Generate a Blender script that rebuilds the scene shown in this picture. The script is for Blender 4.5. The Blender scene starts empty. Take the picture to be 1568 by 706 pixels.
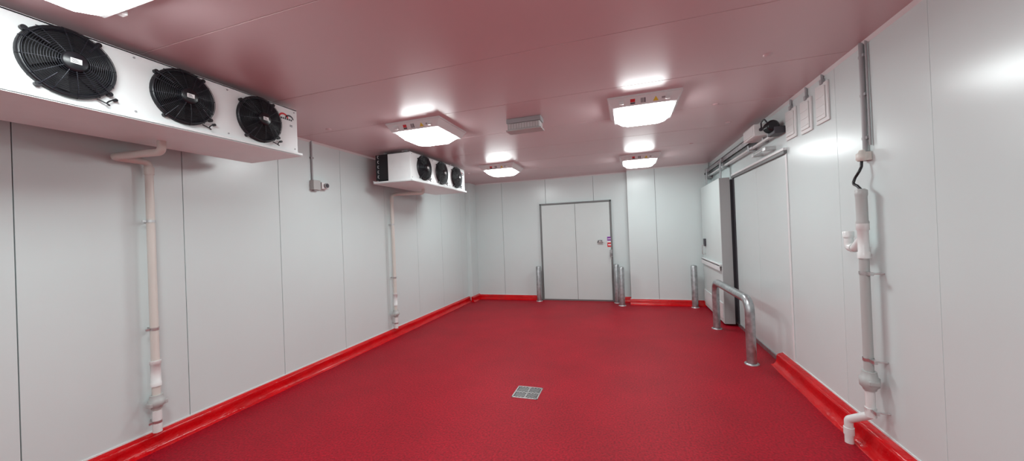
import bpy, bmesh, math, random
from mathutils import Vector, Matrix
random.seed(4)
H=2.8205; XL=-3.6655; XR=1.6062; D1=8.187; D2=7.936; YF=-3.2

# ------------------------------------------------------------------ materials
def mat(name,col,rough=.5,metal=0,nscale=0,namt=0,bump=0,bscale=None,coat=0,emit=None,spec=.5,rvar=0):
    m=bpy.data.materials.new(name);m.use_nodes=True
    nt=m.node_tree;b=nt.nodes['Principled BSDF']
    b.inputs['Base Color'].default_value=(*col,1)
    b.inputs['Roughness'].default_value=rough
    b.inputs['Metallic'].default_value=metal
    b.inputs['Specular IOR Level'].default_value=spec
    b.inputs['Coat Weight'].default_value=coat
    b.inputs['Coat Roughness'].default_value=.08
    if emit:
        b.inputs['Emission Color'].default_value=(*emit[0],1);b.inputs['Emission Strength'].default_value=emit[1]
    tc=nt.nodes.new('ShaderNodeTexCoord')
    n=nt.nodes.new('ShaderNodeTexNoise');n.inputs['Scale'].default_value=nscale or 3;n.inputs['Detail'].default_value=5
    nt.links.new(tc.outputs['Object'],n.inputs['Vector'])
    r=nt.nodes.new('ShaderNodeValToRGB')
    a=namt or .02
    r.color_ramp.elements[0].position=.3;r.color_ramp.elements[1].position=.7
    r.color_ramp.elements[0].color=(*[c*(1-a) for c in col],1)
    r.color_ramp.elements[1].color=(*[min(1,c*(1+a)) for c in col],1)
    nt.links.new(n.outputs['Fac'],r.inputs['Fac']);nt.links.new(r.outputs['Color'],b.inputs['Base Color'])
    if rvar:
        mr=nt.nodes.new('ShaderNodeMapRange');mr.inputs['To Min'].default_value=max(0,rough-rvar);mr.inputs['To Max'].default_value=rough+rvar
        nt.links.new(n.outputs['Fac'],mr.inputs['Value']);nt.links.new(mr.outputs['Result'],b.inputs['Roughness'])
    if bump:
        n2=nt.nodes.new('ShaderNodeTexNoise');n2.inputs['Scale'].default_value=bscale or 200;n2.inputs['Detail'].default_value=4
        nt.links.new(tc.outputs['Object'],n2.inputs['Vector'])
        bp=nt.nodes.new('ShaderNodeBump');bp.inputs['Strength'].default_value=bump;bp.inputs['Distance'].default_value=.01
        nt.links.new(n2.outputs['Fac'],bp.inputs['Height']);nt.links.new(bp.outputs['Normal'],b.inputs['Normal'])
    return m
M={}
M['wall']=mat('wall_panel',(.645,.74,.735),.28,nscale=1.3,namt=.015)
M['wallr']=mat('wall_panel_right',(.645,.74,.735),.25,nscale=1.3,namt=.015)
M['gap']=mat('panel_joint',(.12,.125,.13),.7)
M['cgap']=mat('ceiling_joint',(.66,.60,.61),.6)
M['ceil']=mat('ceiling_panel',(.62,.475,.49),.30,nscale=1.2,namt=.02,rvar=.03,spec=.65)  # white ceiling; red bounce light from the floor is painted into the base colour
M['white']=mat('white_paint',(.74,.77,.77),.35)
M['steelwhite']=mat('white_casing',(.76,.80,.80),.3,nscale=8)
M['kerb']=mat('red_gloss_coving',(.56,.001,.004),.16,nscale=6,namt=.12,bump=.9,bscale=18,coat=.15,spec=.25)
M['black']=mat('black_plastic',(.008,.009,.012),.35)
M['wire']=mat('black_wire',(.016,.018,.026),.3,metal=.2)
M['dark']=mat('dark_void',(.004,.004,.005),.8)
M['galv']=mat('galvanised_steel',(.42,.44,.45),.36,metal=.85,nscale=18,namt=.25,rvar=.12)
M['steel']=mat('stainless_steel',(.62,.62,.62),.28,metal=.9,nscale=30,namt=.1)
M['grey']=mat('grey_plastic',(.34,.35,.36),.45)
M['lgrey']=mat('light_grey_pvc',(.46,.48,.47),.4)
M['pvc']=mat('cream_pvc',(.67,.66,.61),.35)
M['pvcw']=mat('white_pvc',(.76,.79,.78),.25)
M['frame']=mat('door_frame_grey',(.16,.17,.17),.45)
M['door']=mat('door_leaf',(.61,.69,.68),.38,nscale=2)
M['leafend']=mat('door_leaf_edge',(.42,.44,.44),.4,nscale=2)
M['red']=mat('label_red',(.6,.02,.03),.5)
M['purple']=mat('label_purple',(.22,.05,.35),.5)
M['yellow']=mat('label_yellow',(.75,.55,.05),.5)
M['paper']=mat('label_white',(.8,.8,.8),.5)
M['ink']=mat('label_ink',(.05,.05,.06),.5)
M['diff']=mat('lit_diffuser',(.9,.9,.9),.4,emit=((.93,1.0,1.0),31))
M['lens']=mat('clear_lens',(.62,.64,.64),.12)

# floor: gritty red epoxy
m=bpy.data.materials.new('red_epoxy_floor');m.use_nodes=True;nt=m.node_tree;b=nt.nodes['Principled BSDF']
tc=nt.nodes.new('ShaderNodeTexCoord')
n1=nt.nodes.new('ShaderNodeTexNoise');n1.inputs['Scale'].default_value=1.1;n1.inputs['Detail'].default_value=8;n1.inputs['Roughness'].default_value=.65
n2=nt.nodes.new('ShaderNodeTexNoise');n2.inputs['Scale'].default_value=62;n2.inputs['Detail'].default_value=6
for n in(n1,n2): nt.links.new(tc.outputs['Object'],n.inputs['Vector'])
r1=nt.nodes.new('ShaderNodeValToRGB');r1.color_ramp.elements[0].position=.33;r1.color_ramp.elements[1].position=.62
r1.color_ramp.elements[0].color=(.30,.0015,.012,1);r1.color_ramp.elements[1].color=(.385,.002,.016,1)
r2=nt.nodes.new('ShaderNodeValToRGB');r2.color_ramp.elements[0].position=.35;r2.color_ramp.elements[1].position=.68
r2.color_ramp.elements[0].color=(.60,.60,.60,1);r2.color_ramp.elements[1].color=(1.25,1.25,1.25,1)
mx=nt.nodes.new('ShaderNodeMix');mx.data_type='RGBA';mx.blend_type='MULTIPLY';mx.inputs['Factor'].default_value=1
nt.links.new(n1.outputs['Fac'],r1.inputs['Fac']);nt.links.new(n2.outputs['Fac'],r2.inputs['Fac'])
nt.links.new(r1.outputs['Color'],mx.inputs['A']);nt.links.new(r2.outputs['Color'],mx.inputs['B']);nt.links.new(mx.outputs['Result'],b.inputs['Base Color'])
bp=nt.nodes.new('ShaderNodeBump');bp.inputs['Strength'].default_value=.8;bp.inputs['Distance'].default_value=.005
nt.links.new(n2.outputs['Fac'],bp.inputs['Height']);nt.links.new(bp.outputs['Normal'],b.inputs['Normal'])
b.inputs['Roughness'].default_value=.5;b.inputs['Specular IOR Level'].default_value=.2
M['floor']=m

# ------------------------------------------------------------------ mesh builder
class MB:
    def __init__(s): s.v=[];s.f=[];s.m=[];s.s=[];s.names=[]
    def mi(s,n):
        if n not in s.names:s.names.append(n)
        return s.names.index(n)
    def add(s,vs,fs,mt,smooth=False):
        o=len(s.v);k=s.mi(mt);s.v+=[tuple(v) for v in vs]
        for f in fs: s.f.append([i+o for i in f]);s.m.append(k);s.s.append(smooth)
    def box(s,a,b,mt,bev=0):
        lo=[min(a[i],b[i]) for i in range(3)];hi=[max(a[i],b[i]) for i in range(3)]
        bm=bmesh.new();bmesh.ops.create_cube(bm,size=1)
        for v in bm.verts: v.co=Vector([(lo[i]+hi[i])/2+v.co[i]*(hi[i]-lo[i]) for i in range(3)])
        if bev: bmesh.ops.bevel(bm,geom=list(bm.edges),offset=bev,segments=2,affect='EDGES',profile=.5)
        bm.verts.index_update();s.add([v.co[:] for v in bm.verts],[[v.index for v in f.verts] for f in bm.faces],mt);bm.free()
    def ring(s,c,d,r,seg):
        d=Vector(d).normalized();u=d.orthogonal().normalized();w=d.cross(u)
        return [Vector(c)+r*(math.cos(2*math.pi*i/seg)*u+math.sin(2*math.pi*i/seg)*w) for i in range(seg)]
    def lathe(s,p0,axis,prof,mt,seg=24,caps=True):
        axis=Vector(axis).normalized();p0=Vector(p0);vs=[];fs=[]
        for (t,r) in prof: vs+=s.ring(p0+axis*t,axis,r,seg)
        for k in range(len(prof)-1):
            for i in range(seg): fs.append([k*seg+i,k*seg+(i+1)%seg,(k+1)*seg+(i+1)%seg,(k+1)*seg+i])
        s.add(vs,fs,mt,True)
        if caps:
            s.add(vs[:seg],[list(range(seg))[::-1]],mt);s.add(vs[-seg:],[list(range(seg))],mt)
    def cyl(s,p0,p1,r,mt,seg=20,r1=None,caps=True):
        d=Vector(p1)-Vector(p0);s.lathe(p0,d,[(0,r),(d.length,r if r1 is None else r1)],mt,seg,caps)
    def tube(s,pts,r,mt,seg=12,closed=False,caps=True):
        P=[Vector(p) for p in pts];n=len(P);vs=[];fs=[];u=None
        for i in range(n):
            if closed: t=(P[(i+1)%n]-P[i-1])
            else: t=P[min(i+1,n-1)]-P[max(i-1,0)]
            t.normalize()
            if u is None:u=t.orthogonal().normalized()
            u=(u-t*u.dot(t)).normalized();w=t.cross(u)
            vs+=[P[i]+r*(math.cos(2*math.pi*k/seg)*u+math.sin(2*math.pi*k/seg)*w) for k in range(seg)]
        for i in range(n if closed else n-1):
            j=(i+1)%n
            for k in range(seg): fs.append([i*seg+k,i*seg+(k+1)%seg,j*seg+(k+1)%seg,j*seg+k])
        s.add(vs,fs,mt,True)
        if caps and not closed:
            s.add(vs[:seg],[list(range(seg))[::-1]],mt);s.add(vs[-seg:],[list(range(seg))],mt)
    def frustum(s,c,z0,h0,z1,h1,mt,cut0=0,cut1=0,bottom=True):
        def oc(h,k,z):
            hx,hy=h
            if k==0: return [(c[0]-hx,c[1]-hy,z),(c[0]+hx,c[1]-hy,z),(c[0]+hx,c[1]+hy,z),(c[0]-hx,c[1]+hy,z)]
            return [(c[0]+a,c[1]+b_,z) for a,b_ in [(-hx,-hy+k),(-hx+k,-hy),(hx-k,-hy),(hx,-hy+k),(hx,hy-k),(hx-k,hy),(-hx+k,hy),(-hx,hy-k)]]
        A=oc(h0,cut0,z0);B=oc(h1,cut1,z1);n=len(A)
        s.add(A+B,[[i,(i+1)%n,n+(i+1)%n,n+i] for i in range(n)]+([list(range(n,2*n))] if bottom else []),mt)
    def make(s,name,parent=None):
        me=bpy.data.meshes.new(name);me.from_pydata(s.v,[],s.f)
        for n in s.names: me.materials.append(M[n])
        for i,p in enumerate(me.polygons): p.material_index=s.m[i];p.use_smooth=s.s[i]
        me.validate();me.update()
        bm=bmesh.new();bm.from_mesh(me);bmesh.ops.recalc_face_normals(bm,faces=bm.faces);bm.to_mesh(me);bm.free()
        o=bpy.data.objects.new(name,me);bpy.context.collection.objects.link(o)
        if parent:o.parent=parent
        return o
def fillet(pts,rad,n=8):
    P=[Vector(p) for p in pts];out=[P[0]]
    for i in range(1,len(P)-1):
        a=(P[i-1]-P[i]);b_=(P[i+1]-P[i]);la,lb=a.length,b_.length;a.normalize();b_.normalize()
        ang=a.angle(b_);t=min(rad/math.tan(ang/2),la*.5,lb*.5)
        p0=P[i]+a*t;p1=P[i]+b_*t
        for k in range(n+1):
            u=k/n;out.append((1-u)**2*p0+2*u*(1-u)*P[i]+u*u*p1)
    out.append(P[-1]);return out
def empty(name,loc=(0,0,0)):
    e=bpy.data.objects.new(name,None);bpy.context.collection.objects.link(e);return e

# ------------------------------------------------------------------ room shell
b=MB();b.box((XL-.1,YF-.1,-.12),(XR+.1,D1+.1,0),'floor');b.make('floor')
def cuts(lo,hi,anchor,step):
    ys=[lo];k=math.ceil((lo-anchor)/step)
    y=anchor+k*step
    while y<hi-.02:
        if y>lo+.02: ys.append(y)
        y+=step
    return ys+[hi]
b=MB();ys=cuts(YF,D1,2.34,.9)
for a,c in zip(ys[:-1],ys[1:]): b.box((XL-.1,a+.0025,H),(XR+.1,c-.0025,H+.06),'ceil',.0015)
b.box((XL-.1,YF-.1,H+.003),(XR+.1,D1+.1,H+.1),'cgap');b.make('ceiling')
b=MB();ys=cuts(YF,D1,2.085,.905)
for a,c in zip(ys[:-1],ys[1:]): b.box((XL-.06,a+.0025,0),(XL,c-.0025,H),'wall',.0015)
b.box((XL-.1,YF-.1,0),(XL-.03,D1+.1,H),'gap');b.make('wall_left')
b=MB();ys=cuts(YF,D2,2.57,.925)
for a,c in zip(ys[:-1],ys[1:]): b.box((XR,a+.0012,0),(XR+.06,c-.0012,H),'wallr',.001)
b.box((XR+.03,YF-.1,0),(XR+.1,D1+.1,H),'gap');b.make('wall_right')
b=MB()
for a,c in [(-3.7,-2.87),(-2.87,-1.79),(-1.79,-.70),(-.70,.03)]: b.box((a+.003,D1,0),(c-.003,D1+.06,H),'wall',.002)
b.box((XL-.1,D1+.03,0),(XR+.1,D1+.1,H),'gap')
b.box((.021,D2,0),(.57-.003,D1+.02,H),'wall',.002);b.box((.57+.003,D2,0),(XR,D1+.02,H),'wall',.002)
b.box((.03,D2+.01,0),(XR,D1+.02,H),'gap')
b.make('wall_back')
b=MB();b.box((XL,7.80,0),(-3.56,D1,H),'wall',.003);b.make('wall_corner_pier')
b=MB();b.box((XL-.1,YF-.1,0),(XR+.1,YF,H),'wall');b.make('wall_front')
def trim_y(name,x,sx,y0,y1):
    t=MB();t.add([(x,y0,H),(x+sx*.022,y0,H),(x,y0,H-.022),(x,y1,H),(x+sx*.022,y1,H),(x,y1,H-.022)],[[0,1,2],[3,5,4],[1,4,5,2],[0,3,4,1],[0,2,5,3]],'white');t.make(name)
trim_y('trim_1',XL,1,YF,7.80);trim_y('trim_2',XR,-1,YF,D2)
def trim_x(name,y,x0,x1):
    t=MB();t.add([(x0,y,H),(x0,y-.022,H),(x0,y,H-.022),(x1,y,H),(x1,y-.022,H),(x1,y,H-.022)],[[0,1,2],[3,5,4],[1,4,5,2],[0,3,4,1],[0,2,5,3]],'white');t.make(name)
trim_x('trim_3',D1,-3.56,.02);trim_x('trim_4',D2,.021,XR)

# ------------------------------------------------------------------ kerbs / coving
prof=[(0,0),(.150,0),(.122,.006),(.098,.022),(.084,.045),(.078,.075),(.076,.105),(.070,.118),(.055,.126),(.012,.138),(0,.14)]
def kerb(name,o,d,out,L,hs=1,ws=1,cap=True):
    t=MB();o=Vector(o);d=Vector(d);out=Vector(out);n=len(prof);N=max(1,int(L/.12));vs=[];fs=[]
    for k in range(N+1):
        p=o+d*(L*k/N)
        vs+=[p+out*a*ws*(1+.03*math.sin(k*.9+i)+.015*math.sin(k*2.3))+Vector((0,0,c*hs)) for i,(a,c) in enumerate(prof)]
    for k in range(N):
        for i in range(1,n-1): fs.append([k*n+i,k*n+i+1,(k+1)*n+i+1,(k+1)*n+i])
    t.add(vs,fs,'kerb',True)
    t.add(vs[:n],[list(range(n))],'kerb');t.add(vs[-n:],[list(range(n))[::-1]],'kerb')
    if cap:
        a=o+Vector((0,0,.138*hs));e=a+d*L+out*.007+Vector((0,0,.011))
        t.box(a,e,'white')
    return t.make(name)
kerb('baseboard_left',(XL,YF,0),(0,1,0),(1,0,0),7.80-YF,.88,.62)
kerb('baseboard_left_pier',(-3.56,7.72,0),(0,1,0),(1,0,0),D1-7.72,.88,.62,cap=False)
kerb('baseboard_right',(XR,YF,0),(0,1,0),(-1,0,0),4.74-YF,1.0,.85)
kerb('baseboard_back_left',(-3.56,D1,0),(1,0,0),(0,-1,0),1.55,.75,.7)
kerb('baseboard_back_centre',(-.29,D1,0),(1,0,0),(0,-1,0),.31,.75,.7)
kerb('baseboard_back_right',(.0,D2,0),(1,0,0),(0,-1,0),XR,.75,.8)
t=MB();t.box((XR-.02,4.75,0),(XR,6.4,.05),'galv');t.make('trim_5')

# ------------------------------------------------------------------ evaporator coolers
def fan(parent,name,x,y,z,R=.176):
    f=MB()
    c=Vector((x,y,z))
    f.lathe(c,(1,0,0),[(0.001,R+.006),(.018,R+.004),(.026,R-.004),(.022,R-.014),(.004,R-.02)],'black',48,False)
    f.lathe(c,(1,0,0),[(.001,0.001),(.002,R-.015)],'dark',48,False)  # flat black disc paints in the shade of the interior behind the guard
    for i in range(6):
        a=i*math.pi/3;pts=[]
        for r,tw in((.045,.020),(.09,.016),(.135,.012),(.158,.010)):
            w=.45-.8*r
            for s_,dx in((-w/2,-tw*.5),(w/2,tw*.5)):
                pts.append((x+.022+dx,y+r*math.cos(a+s_+r*2),z+r*math.sin(a+s_+r*2)))
        f.add(pts,[[0,1,3,2],[2,3,5,4],[4,5,7,6]],'dark',True)
    dome=lambda r:.030+.035*(1-(r/R)**2)
    r=.050
    while r<R+.001:
        f.tube([(x+dome(r),y+r*math.cos(t*2*math.pi/48),z+r*math.sin(t*2*math.pi/48)) for t in range(48)],.0014,'wire',5,True)
        r+=.009
    for i in range(12):
        a=i*math.pi/6+.13
        f.tube([(x+dome(q)-.002,y+q*math.cos(a),z+q*math.sin(a)) for q in(.035,.07,.1,.13,.155,R)]+[(x+.012,y+(R+.008)*math.cos(a),z+(R+.008)*math.sin(a))],.0022,'wire',6)
    f.lathe((x+.02,y,z),(1,0,0),[(0,.05),(.045,.05),(.052,.044),(.054,.001)],'black',32,False)
    f.box((x+.074,y-.021,z-.013),(x+.0755,y+.021,z+.013),'paper')
    for k in range(3): f.box((x+.0755,y-.016,z-.008+k*.007),(x+.076,y+.012-k*.004,z-.005+k*.007),'ink')
    for i in range(4):
        a=math.pi/4+i*math.pi/2+.15;cy=y+(R+.012)*math.cos(a);cz=z+(R+.012)*math.sin(a)
        f.cyl((x+.001,cy,cz),(x+.022,cy,cz),.013,'black',12)
        f.tube([(x+.02,cy,cz),(x+.034,y+(R-.02)*math.cos(a),z+(R-.02)*math.sin(a)),(x+dome(.1),y+.1*math.cos(a),z+.1*math.sin(a))],.004,'wire',6)
    pts=[]
    for k in range(13):
        u=k/12
        pts.append((x+.012+.02*math.sin(u*math.pi),y+.10+.075*u+.02*math.sin(u*6.2),z-.155-.035*math.sin(u*math.pi)+.02*u))
    f.tube(pts,.004,'black',6)
    f.cyl((x,y+.176,z-.137),(x+.02,y+.176,z-.137),.009,'black',12)
    return f.make(name,parent)
def cooler(y0,y1):
    e=empty('evaporator_cooler')
    z0,z1=2.385,2.775;x0=-2.80
    c=MB()
    c.box((x0-.012,y0,z0),(x0,y1,z1),'steelwhite',.003)
    c.box((-3.17,y0,z1-.012),(x0,y1,z1),'steelwhite',.002)
    c.box((-3.17,y0,z0),(x0-.012,y0+.012,z1),'steelwhite',.002)
    c.box((-3.17,y1-.012,z0),(x0-.012,y1,z1),'steelwhite',.002)
    c.box((-3.39,y0+.02,z0+.03),(-3.17,y0+.03,z1),'black',.001)
    c.box((-3.39,y1-.03,z0+.03),(-3.17,y1-.02,z1),'black',.001)
    for yy in [y0+.03,y1-.03,(y0+y1)/2-.26,(y0+y1)/2+.27]:
        for zz in(z0+.035,z1-.03): c.cyl((x0,yy,zz),(x0+.004,yy,zz),.006,'grey',8)
    c.make('casing',e)
    t=MB()
    t.box((-3.42,y0-.01,z0-.022),(x0+.022,y1+.03,z0-.012),'steelwhite',.002)
    t.box((x0+.012,y0-.01,z0-.020),(x0+.022,y1+.03,z0+.004),'steelwhite',.002)
    t.box((-3.42,y0-.01,z0-.020),(-3.41,y1+.03,z0+.02),'steelwhite',.002)
    t.box((-3.42,y1+.02,z0-.020),(x0+.02,y1+.03,z0+.008),'steelwhite',.002)
    t.box((-3.42,y0-.01,z0-.020),(x0+.02,y0,z0+.008),'steelwhite',.002)
    t.make('drip_tray',e)
    k=MB()
    k.box((-3.36,y0+.03,z0+.0),(-3.19,y1-.03,z1-.02),'dark')
    n=int((y1-y0-.08)/.02)
    for i in range(n): k.box((-3.385,y0+.04+i*.02,z0+.02),(-3.185,y0+.044+i*.02,z1-.015),'galv')
    for i in range(5):
        zz=z0+.06+i*.07
        k.tube(fillet([(-3.34,y0+.03,zz),(-3.34,y0-.0,zz),(-3.34,y0-.0,zz+.035),(-3.34,y0+.03,zz+.035)],.012,4),.006,'grey',6)
    k.make('coil',e)
    h=MB()
    for yy in(y0+.12,y1-.12):
        for xx in(-2.95,-3.3):
            h.box((xx-.015,yy-.02,z1-.005),(xx+.015,yy+.02,H),'galv')
    h.make('hanging_brackets',e)
    for i in range(3): fan(e,'fan_%d'%(i+1),x0,y0+.33+i*.52,2.590)
    l=MB();ly=y1-.105;lz=2.695
    for k in range(10):
        a0=math.pi*(k/10);a1=math.pi*((k+1)/10)
        for (ro,ri,cy,mt) in((.040,.030,ly-.028,'red'),(.036,.027,ly+.028,'ink')):
            l.add([(x0+.0015,cy+ro*1.15*math.cos(a),lz-.02+ro*math.sin(a)) for a in(a0,a1)]+[(x0+.0015,cy+ri*1.1*math.cos(a),lz-.02+ri*.8*math.sin(a)) for a in(a1,a0)],[[0,1,2,3]],mt)
    for k in range(6): l.box((x0,ly-.055+k*.019,lz-.034),(x0+.0015,ly-.042+k*.019,lz-.020),'ink')
    for k in range(2): l.box((x0,ly+.03,lz-.075-k*.01),(x0+.0015,ly+.055,lz-.070-k*.01),'ink')
    l.make('maker_label',e)
cooler(.765,2.485)
cooler(4.26,5.965)

# ------------------------------------------------------------------ ceiling lights
def light(cx,cy):
    e=empty('ceiling_light')
    h=MB()
    h.frustum((cx,cy),H,(.325,.325),H-.018,(.325,.325),'white',bottom=True)
    h.frustum((cx,cy),H-.018,(.318,.318),H-.088,(.278,.278),'white')
    for s_ in(-1,1):
        h.box((cx+s_*.20-.02,cy-.32,H-.05),(cx+s_*.20+.02,cy-.285,H-.075),'white',.003)
        h.box((cx+s_*.20-.02,cy+.285,H-.05),(cx+s_*.20+.02,cy+.32,H-.075),'white',.003)
    def stick(x0_,x1_,z0_,z1_,mt,tri=False):
        f=lambda z:cy-.318+(z-.018)*(.040/.070)-.0015
        xm=(x0_+x1_)/2
        v=[(cx+x0_,f(z1_),H-z1_),(cx+x1_,f(z1_),H-z1_)]
        v+=[(cx+xm,f(z0_),H-z0_)] if tri else [(cx+x1_,f(z0_),H-z0_),(cx+x0_,f(z0_),H-z0_)]
        h.add(v,[list(range(len(v)))],mt)
    stick(-.12,-.078,.035,.060,'red');stick(-.12,-.078,.062,.074,'ink')
    stick(-.03,0.0,.035,.072,'grey');stick(.003,.012,.035,.072,'ink')
    stick(.075,.125,.035,.072,'yellow',True);stick(.15,.18,.045,.06,'grey')
    h.make('housing',e)
    d=MB();d.frustum((cx,cy),H-.088,(.266,.266),H-.148,(.205,.205),'diff',.05,.06);d.make('diffuser',e)
for c in[(-2.11,3.58),(.19,3.80),(-2.17,6.25),(.24,6.62),(-2.13,.79),(.17,.92),(-2.12,-1.95),(.17,-1.9)]: light(*c)

e=empty('emergency_light');c=MB()
c.box((-1.20,3.66,H-.05),(-.82,3.80,H),'grey',.006);c.box((-1.19,3.665,H-.12),(-.83,3.795,H-.05),'lens',.012)
for i in range(12): c.box((-1.185+i*.03,3.660,H-.115),(-1.175+i*.03,3.667,H-.055),'lgrey')
c.box((-1.205,3.655,H-.135),(-.815,3.805,H-.12),'lgrey',.004);c.make('body',e)

for (x,y) in[(1.02,3.06),(1.10,2.2),(-3.1,3.15),(-3.0,4.4),(.9,4.1),(1.2,4.9),(.95,5.9),(-2.9,5.6),(-3.0,6.6)]:
    c=MB();c.lathe((x,y,H),(0,0,-1),[(0,.03),(.006,.028),(.011,.018),(.012,0.001)],'ceil',16,False);c.make('ceiling_bolt_cap')

# ------------------------------------------------------------------ back double door
e=empty('door_1');f=MB();y=D1
xa,xb,zt=-1.935,-.325,2.235
f.box((xa,y-.05,0),(xa+.035,y,zt),'frame',.003);f.box((xb-.035,y-.05,0),(xb,y,zt),'frame',.003)
f.box((xa,y-.05,zt-.035),(xb,y,zt),'frame',.003);f.box((xa+.03,y-.035,0),(xb-.03,y,.03),'frame')
f.make('frame',e)
l=MB();xm=-1.118
l.box((xa+.04,y-.045,.03),(xm-.003,y-.005,zt-.04),'door',.003);l.box((xm+.003,y-.045,.03),(xb-.04,y-.005,zt-.04),'door',.003)
l.box((xm-.003,y-.02,.03),(xm+.003,y-.005,zt-.04),'gap')
l.make('leaves',e)
k=MB();k.box((-.645,y-.056,1.26),(-.535,y-.045,1.36),'lgrey',.004)
k.cyl((-.59,y-.045,1.33),(-.59,y-.085,1.33),.022,'steel',20);k.tube(fillet([(-.59,y-.085,1.33),(-.59,y-.10,1.33),(-.50,y-.10,1.31)],.01),.009,'steel',8)
k.tube([(-.59+.05*math.cos(math.pi*i/10),y-.06,1.30+.05*math.sin(math.pi*i/10)) for i in range(11)],.008,'ink',6)
k.box((-.385,y-.075,.98),(-.330,y-.05,1.14),'grey',.006);k.box((-.375,y-.082,1.0),(-.34,y-.074,1.06),'ink',.002)
k.tube(fillet([(-.36,y-.075,1.12),(-.36,y-.13,1.12),(-.36,y-.13,.93)],.02),.008,'steel',8)
k.make('handle',e)
s=MB()
s.box((-.435,y-.048,1.335),(-.335,y-.0455,1.425),'purple');s.box((-.425,y-.049,1.37),(-.36,y-.048,1.385),'paper')
s.box((-.435,y-.048,1.30),(-.335,y-.0455,1.333),'paper');s.box((-.435,y-.048,1.20),(-.335,y-.0455,1.298),'red');s.box((-.42,y-.049,1.235),(-.35,y-.048,1.26),'paper')
s.make('safety_stickers',e)

# ------------------------------------------------------------------ bollards
def bollard(x,y,h=.80,r=.057):
    b=MB();b.lathe((x,y,0),(0,0,1),[(0,r),(h-.02,r),(h-.006,r-.006),(h,r-.02),(h+.002,.001)],'galv',28,False)
    b.lathe((x,y,0),(0,0,1),[(0,r+.02),(.006,r+.018),(.012,r+.002)],'steel',28,False);b.make('bollard')
bollard(-1.99,8.03);bollard(-.262,8.02,.83);bollard(-.16,7.74,.80);bollard(1.20,7.74,.82)
b=MB();p=fillet([(1.25,6.20,0),(1.25,6.20,.725),(1.285,4.70,.725),(1.285,4.70,0)],.16,10)
b.tube(p,.05,'galv',24)
for q in((1.25,6.20),(1.285,4.70)): b.lathe((q[0],q[1],0),(0,0,1),[(0,.075),(.01,.073),(.014,.052)],'galv',24,False)
b.make('hoop_barrier')

# ------------------------------------------------------------------ floor drain
e=empty('floor_drain');cx,cy,hh=-1.01,3.43,.130
g=MB();g.box((cx-hh,cy-hh,0),(cx+hh,cy-hh+.014,.005),'steel',.001);g.box((cx-hh,cy+hh-.014,0),(cx+hh,cy+hh,.005),'steel',.001)
g.box((cx-hh,cy-hh,0),(cx-hh+.014,cy+hh,.005),'steel',.001);g.box((cx+hh-.014,cy-hh,0),(cx+hh,cy+hh,.005),'steel',.001)
g.box((cx-.116,cy-.116,0),(cx+.116,cy+.116,.0012),'dark')
g.box((cx-.116,cy-.007,0),(cx+.116,cy+.007,.004),'steel');g.box((cx-.007,cy-.116,0),(cx+.007,cy+.116,.004),'steel')
def bar(p,q,w=.0048):
    p=Vector(p);q=Vector(q);d=(q-p).normalized();n_=Vector((-d.y,d.x,0))*w
    vs=[p-n_,q-n_,q+n_,p+n_];vs=[(v.x,v.y,z) for z in(.0012,.003) for v in vs]
    g.add(vs,[[0,1,2,3],[4,5,6,7],[0,1,5,4],[1,2,6,5],[2,3,7,6],[3,0,4,7]],'steel')
S=.100
for sx,sy in((1,1),(-1,1),(1,-1),(-1,-1)):
    ox,oy=cx+sx*.010,cy+sy*.010
    for k in range(-3,4):
        o_=k*.031
        if sx*sy>0:
            a=(0,o_) if o_>=0 else (-o_,0);c_=(S-o_,S) if o_>=0 else (S,S+o_)
        else:
            s_=S+o_;a=(max(0,s_-S),min(S,s_));c_=(min(S,s_),max(0,s_-S))
        if abs(a[0]-c_[0])<.006: continue
        bar((ox+sx*a[0],oy+sy*a[1],0),(ox+sx*c_[0],oy+sy*c_[1],0))
g.make('grate',e)

# ------------------------------------------------------------------ left drain pipes
def clip(b,x,y,z,wx):
    b.box((min(x,wx),y-.006,z-.012),(max(x,wx),y+.006,z+.012),'steel')
    b.lathe((x,y,z-.010),(0,0,1),[(0,.030),(.02,.030)],'steel',18,False)
    b.box((x-.0,y-.055,z-.008),(x+.006,y-.03,z+.008),'steel')
def drainpipe(y,upts):
    e=empty('condensate_drain_pipe');b=MB();x=-3.59
    b.tube(fillet([(x,y,.15),(x,y,2.27)]+upts,.05,8),.026,'pvc',20)
    b.lathe((x,y,2.20),(0,0,1),[(-.03,.031),(.03,.031)],'pvc',20)
    for z in(.95,1.80,.22): clip(b,x,y,z,XL+.001)
    b.make('pipe',e);t=MB()
    t.lathe((x,y,.50),(0,0,1),[(0,.034),(.03,.034),(.032,.031),(.17,.031),(.172,.034),(.20,.034)],'pvcw',24)
    t.lathe((x,y,.32),(0,0,1),[(0,.034),(.02,.036),(.03,.050),(.07,.052),(.075,.044),(.11,.040)],'lgrey',24)
    t.box((x-.03,y-.06,.345),(x+.03,y+.06,.38),'lgrey',.006)
    t.lathe((x,y,.14),(0,0,1),[(0,.029),(.17,.029)],'pvcw',24)
    t.make('fittings',e)
drainpipe(1.82,[(-3.59,1.60,2.27),(-3.20,1.70,2.285),(-3.20,1.70,2.363)])
drainpipe(4.89,[(-3.59,5.0,2.30),(-3.15,5.12,2.30),(-3.15,5.12,2.363)])

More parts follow.
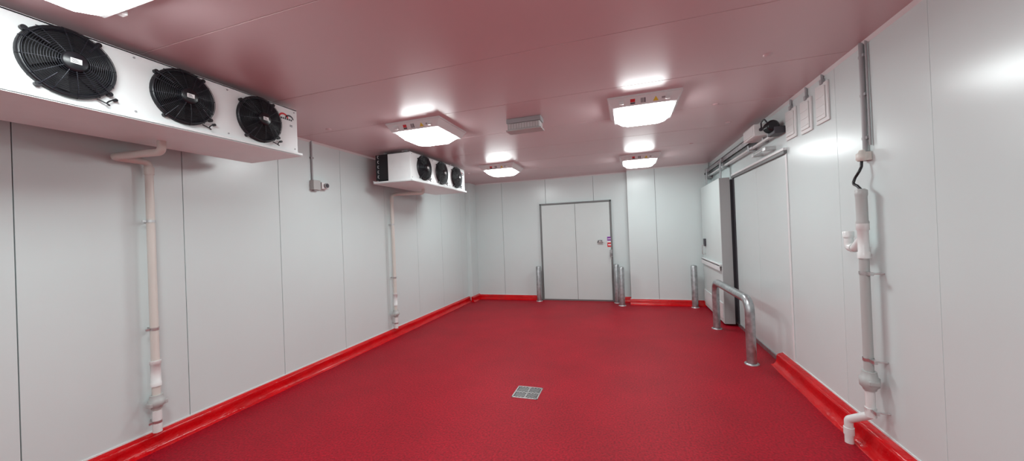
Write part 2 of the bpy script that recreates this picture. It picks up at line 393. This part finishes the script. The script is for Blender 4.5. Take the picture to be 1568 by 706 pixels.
# ------------------------------------------------------------------ room sensor on left wall
e=empty('temperature_sensor_box');b=MB();y=3.43
b.tube([(XL+.013,y,2.33),(XL+.013,y,H)],.011,'grey',10)
b.box((XL,y-.02,2.6),(XL+.026,y+.02,2.62),'grey')
b.make('conduit',e)
b=MB();b.box((XL,3.40,2.215),(XL+.065,3.505,2.335),'lgrey',.006);b.box((XL+.01,3.42,2.205),(XL+.05,3.48,2.215),'grey')
b.box((XL,3.52,2.235),(XL+.07,3.63,2.32),'pvcw',.008)
b.cyl((XL+.07,3.575,2.278),(XL+.095,3.575,2.278),.032,'grey',24);b.cyl((XL+.095,3.575,2.278),(XL+.098,3.575,2.278),.024,'ink',24)
b.cyl((XL+.03,3.50,2.28),(XL+.03,3.53,2.28),.012,'ink',12)
b.make('box',e)

# ------------------------------------------------------------------ right wall pipework
e=empty('waste_pipe_with_trap');b=MB();x=XR-.075;y=3.07
b.lathe((x,y,1.56),(0,0,1),[(0,.034),(.015,.036),(.03,.031),(.19,.031),(.205,.034),(.235,.034),(.245,.02)],'lgrey',24)
b.tube([(x,y,.53),(x,y,1.36)],.027,'lgrey',20)
b.lathe((x,y,.43),(0,0,1),[(0,.034),(.015,.038),(.03,.052),(.085,.054),(.09,.045),(.13,.040)],'lgrey',24)
b.box((x-.03,y-.06,.475),(x+.03,y+.06,.505),'lgrey',.006)
b.make('grey_pipe',e)
b=MB()
b.lathe((x,y,1.33),(0,0,1),[(0,.035),(.04,.035),(.045,.030),(.19,.030),(.195,.035),(.24,.035)],'pvcw',24)
b.tube(fillet([(x,y,1.47),(x-.01,y+.08,1.395),(x-.01,y+.15,1.395),(x-.01,y+.15,1.50)],.05,8),.027,'pvcw',20)
b.lathe((x-.01,y+.15,1.47),(0,0,1),[(0,.033),(.04,.033),(.045,.026)],'pvcw',20)
b.lathe((x-.01,y+.085,1.397),(0,1,0),[(0,.032),(.02,.032)],'pvcw',20)
b.tube(fillet([(x,y,.45),(x,y,.26),(x-.075,y+.11,.165),(x-.075,y+.11,.0)],.035,8),.026,'pvcw',20)
b.lathe((x,y,.27),(0,0,1),[(-.02,.031),(.04,.031)],'pvcw',20);b.lathe((x-.075,y+.11,.06),(0,0,1),[(-.0,.031),(.05,.031)],'pvcw',20)
b.make('white_pipe',e)
b=MB()
for z in(1.23,.64,.30):
    b.tube([(XR-.001,y-.06,z),(x-.005,y-.045,z)],.006,'steel',8);b.lathe((x,y,z-.01),(0,0,1),[(0,.031),(.02,.031)],'steel',18,False)
    b.box((x-.01,y-.075,z-.012),(x+.012,y-.03,z+.012),'steel',.002)
b.make('clips',e)
e=empty('heater_cable_conduit');b=MB();y=3.12
b.tube([(XR-.016,y,2.05),(XR-.016,y,H)],.014,'grey',12);b.tube([(XR-.012,y-.05,2.10),(XR-.012,y-.045,H)],.007,'grey',8)
for z in(2.45,2.72,2.15):b.box((XR-.02,y-.03,z),(XR,y+.03,z+.018),'grey')
b.make('conduit',e)
b=MB();b.lathe((XR-.04,y-.01,2.0),(0,0,1),[(0,.026),(.01,.034),(.05,.034),(.06,.02),(.075,.016)],'pvc',20);b.box((XR-.03,y-.04,2.0),(XR,y+.03,2.06),'pvc',.004)
b.make('junction_box',e)
b=MB();pts=[(XR-.04,y,2.0),(XR-.045,y-.005,1.96),(XR-.06,y-.01,1.93),(XR-.07,y+.02,1.89),(XR-.08,y+.03,1.85),(XR-.08,y-.02,1.83),(XR-.075,y-.05,1.80)]
b.tube(fillet(pts,.03,5),.009,'black',8);b.make('cable',e)

for (a,c,z0,z1) in((4.16,4.39,2.43,2.72),(3.85,4.06,2.41,2.71),(3.57,3.77,2.42,2.745)):
    e=empty('pressure_relief_vent');b=MB()
    b.box((XR-.016,a,z0),(XR,c,z1),'pvcw',.004);b.box((XR-.026,a+.03,z0+.03),(XR-.016,c-.03,z1-.03),'pvcw',.004)
    for k in range(3):
        zz=z0+.06+k*(z1-z0-.1)/3;b.box((XR-.029,a+.04,zz),(XR-.025,c-.04,zz+.010),'pvcw',.002)
    b.make('cover',e);b=MB();ym=(a+c)/2-.02
    b.tube([(XR-.012,ym,z1-.01),(XR-.012,ym,H)],.010,'grey',10);b.box((XR-.028,ym-.018,z1-.01),(XR,ym+.018,z1+.03),'grey',.003);b.make('conduit',e)

# ------------------------------------------------------------------ sliding cool room door
e=empty('door_2');b=MB()
x0,x1=1.40,1.55
b.box((x0,6.40,.03),(x1,7.88,2.33),'door',.006)
b.box((x0+.002,6.388,.03),(x1+.0,6.402,2.33),'leafend',.002)
b.box((x1,6.42,.06),(XR-.012,6.50,2.30),'ink')
b.make('sliding_leaf',e)
b=MB()
b.box((x0-.035,6.42,.93),(x0-.0,7.86,.965),'white',.004);b.box((x0-.035,6.42,.86),(x0-.027,7.86,.95),'white',.002)
b.box((x0-.012,6.42,.10),(x0,7.86,.35),'steelwhite',.003)
b.box((x0-.03,7.55,1.20),(x0,7.66,1.34),'ink',.006);b.tube(fillet([(x0,7.6,1.22),(x0-.06,7.6,1.22),(x0-.06,7.6,1.05),(x0,7.6,1.05)],.02),.008,'steel',8)
b.make('bumper_rail',e)
b=MB()
for (a,c) in((4.46,5.349),(5.352,6.36)): b.box((XR-.006,a,.05),(XR,c,2.30),'wallr',.001)
b.box((XR-.03,4.42,2.31),(XR,6.40,2.345),'frame',.003);b.box((XR-.035,4.42,2.345),(XR,6.40,2.372),'white',.002)
b.box((XR-.02,6.34,.05),(XR,6.40,2.31),'ink',.003)
b.box((XR-.008,4.42,.05),(XR,4.46,2.31),'white',.002)
b.tube(fillet([(1.51,4.75,2.43),(1.51,5.15,2.43)],.01),.012,'steel',8);b.box((1.50,4.70,2.41),(XR,4.78,2.45),'steel',.004);b.box((1.50,5.1,2.41),(XR,5.16,2.45),'steel',.004)
b.make('opening_frame',e)
b=MB()
b.box((1.50,5.21,2.60),(1.512,7.78,2.68),'galv');b.box((1.50,5.21,2.60),(1.58,7.78,2.608),'galv');b.box((1.50,5.21,2.672),(1.60,7.78,2.68),'galv')
b.box((1.52,5.21,2.535),(1.56,7.78,2.56),'white',.003)
for yy in(5.3,6.6): b.box((1.512,yy,2.52),(XR,yy+.05,2.69),'galv',.002)
for yy in(6.55,7.6):
    b.box((1.455,yy-.04,2.333),(1.47,yy+.04,2.62),'galv',.002);b.cyl((1.47,yy,2.63),(1.50,yy,2.63),.04,'grey',20)
b.tube([(1.53,5.25,2.70),(1.53,7.78,2.70)],.010,'grey',8)
b.make('sliding_door_track')
e=empty('door_operator_motor');b=MB()
b.box((1.43,4.80,2.60),(1.60,5.20,2.74),'pvcw',.012);b.box((1.425,4.83,2.62),(1.431,5.17,2.72),'white',.002)
b.cyl((1.50,4.80,2.67),(1.50,4.77,2.67),.02,'ink',12);b.box((1.53,4.60,2.535),(1.56,5.20,2.56),'white',.003);b.box((1.55,4.9,2.535),(XR,4.95,2.61),'galv')
b.make('control_box',e)
b=MB();b.lathe((1.50,4.43,2.62),(0,1,0),[(0,.045),(.01,.056),(.13,.056),(.14,.045)],'black',24)
for k in range(5): b.lathe((1.50,4.45+k*.022,2.62),(0,1,0),[(0,.061),(.006,.061)],'black',24)
b.box((1.50,4.41,2.53),(1.60,4.60,2.60),'ink',.006);b.box((1.53,4.56,2.56),(1.60,4.72,2.66),'grey',.006)
b.tube(fillet([(1.50,4.56,2.66),(1.48,4.62,2.74),(1.48,4.72,2.73),(1.50,4.78,2.67)],.04),.008,'ink',8)
b.make('motor',e)
e=empty('isolator_switch');b=MB();b.box((1.50,7.80,2.50),(1.60,7.93,2.70),'grey',.006);b.tube([(1.56,7.87,2.70),(1.56,7.87,H)],.012,'grey',8);b.cyl((1.50,7.86,2.6),(1.48,7.86,2.6),.02,'ink',12);b.make('switch',e)

# ------------------------------------------------------------------ world, camera, colour
w=bpy.data.worlds.new('world');bpy.context.scene.world=w;w.use_nodes=True
w.node_tree.nodes['Background'].inputs[0].default_value=(.5,.5,.5,1);w.node_tree.nodes['Background'].inputs[1].default_value=.05
ya,pi_,ro=.3122,.0055,-.039
F=Vector((-math.sin(ya)*math.cos(pi_),math.cos(ya)*math.cos(pi_),math.sin(pi_)))
R0=Vector((math.cos(ya),math.sin(ya),0));U0=R0.cross(F)
Rv=math.cos(ro)*R0+math.sin(ro)*U0;U=-math.sin(ro)*R0+math.cos(ro)*U0
c=bpy.data.cameras.new('camera');c.sensor_width=36;c.lens=36*548.08/1568;c.clip_start=.05
o=bpy.data.objects.new('camera',c);bpy.context.collection.objects.link(o)
o.matrix_world=Matrix(((Rv.x,U.x,-F.x,0),(Rv.y,U.y,-F.y,0),(Rv.z,U.z,-F.z,1.6),(0,0,0,1)))
bpy.context.scene.camera=o
bpy.context.scene.view_settings.view_transform='Standard'
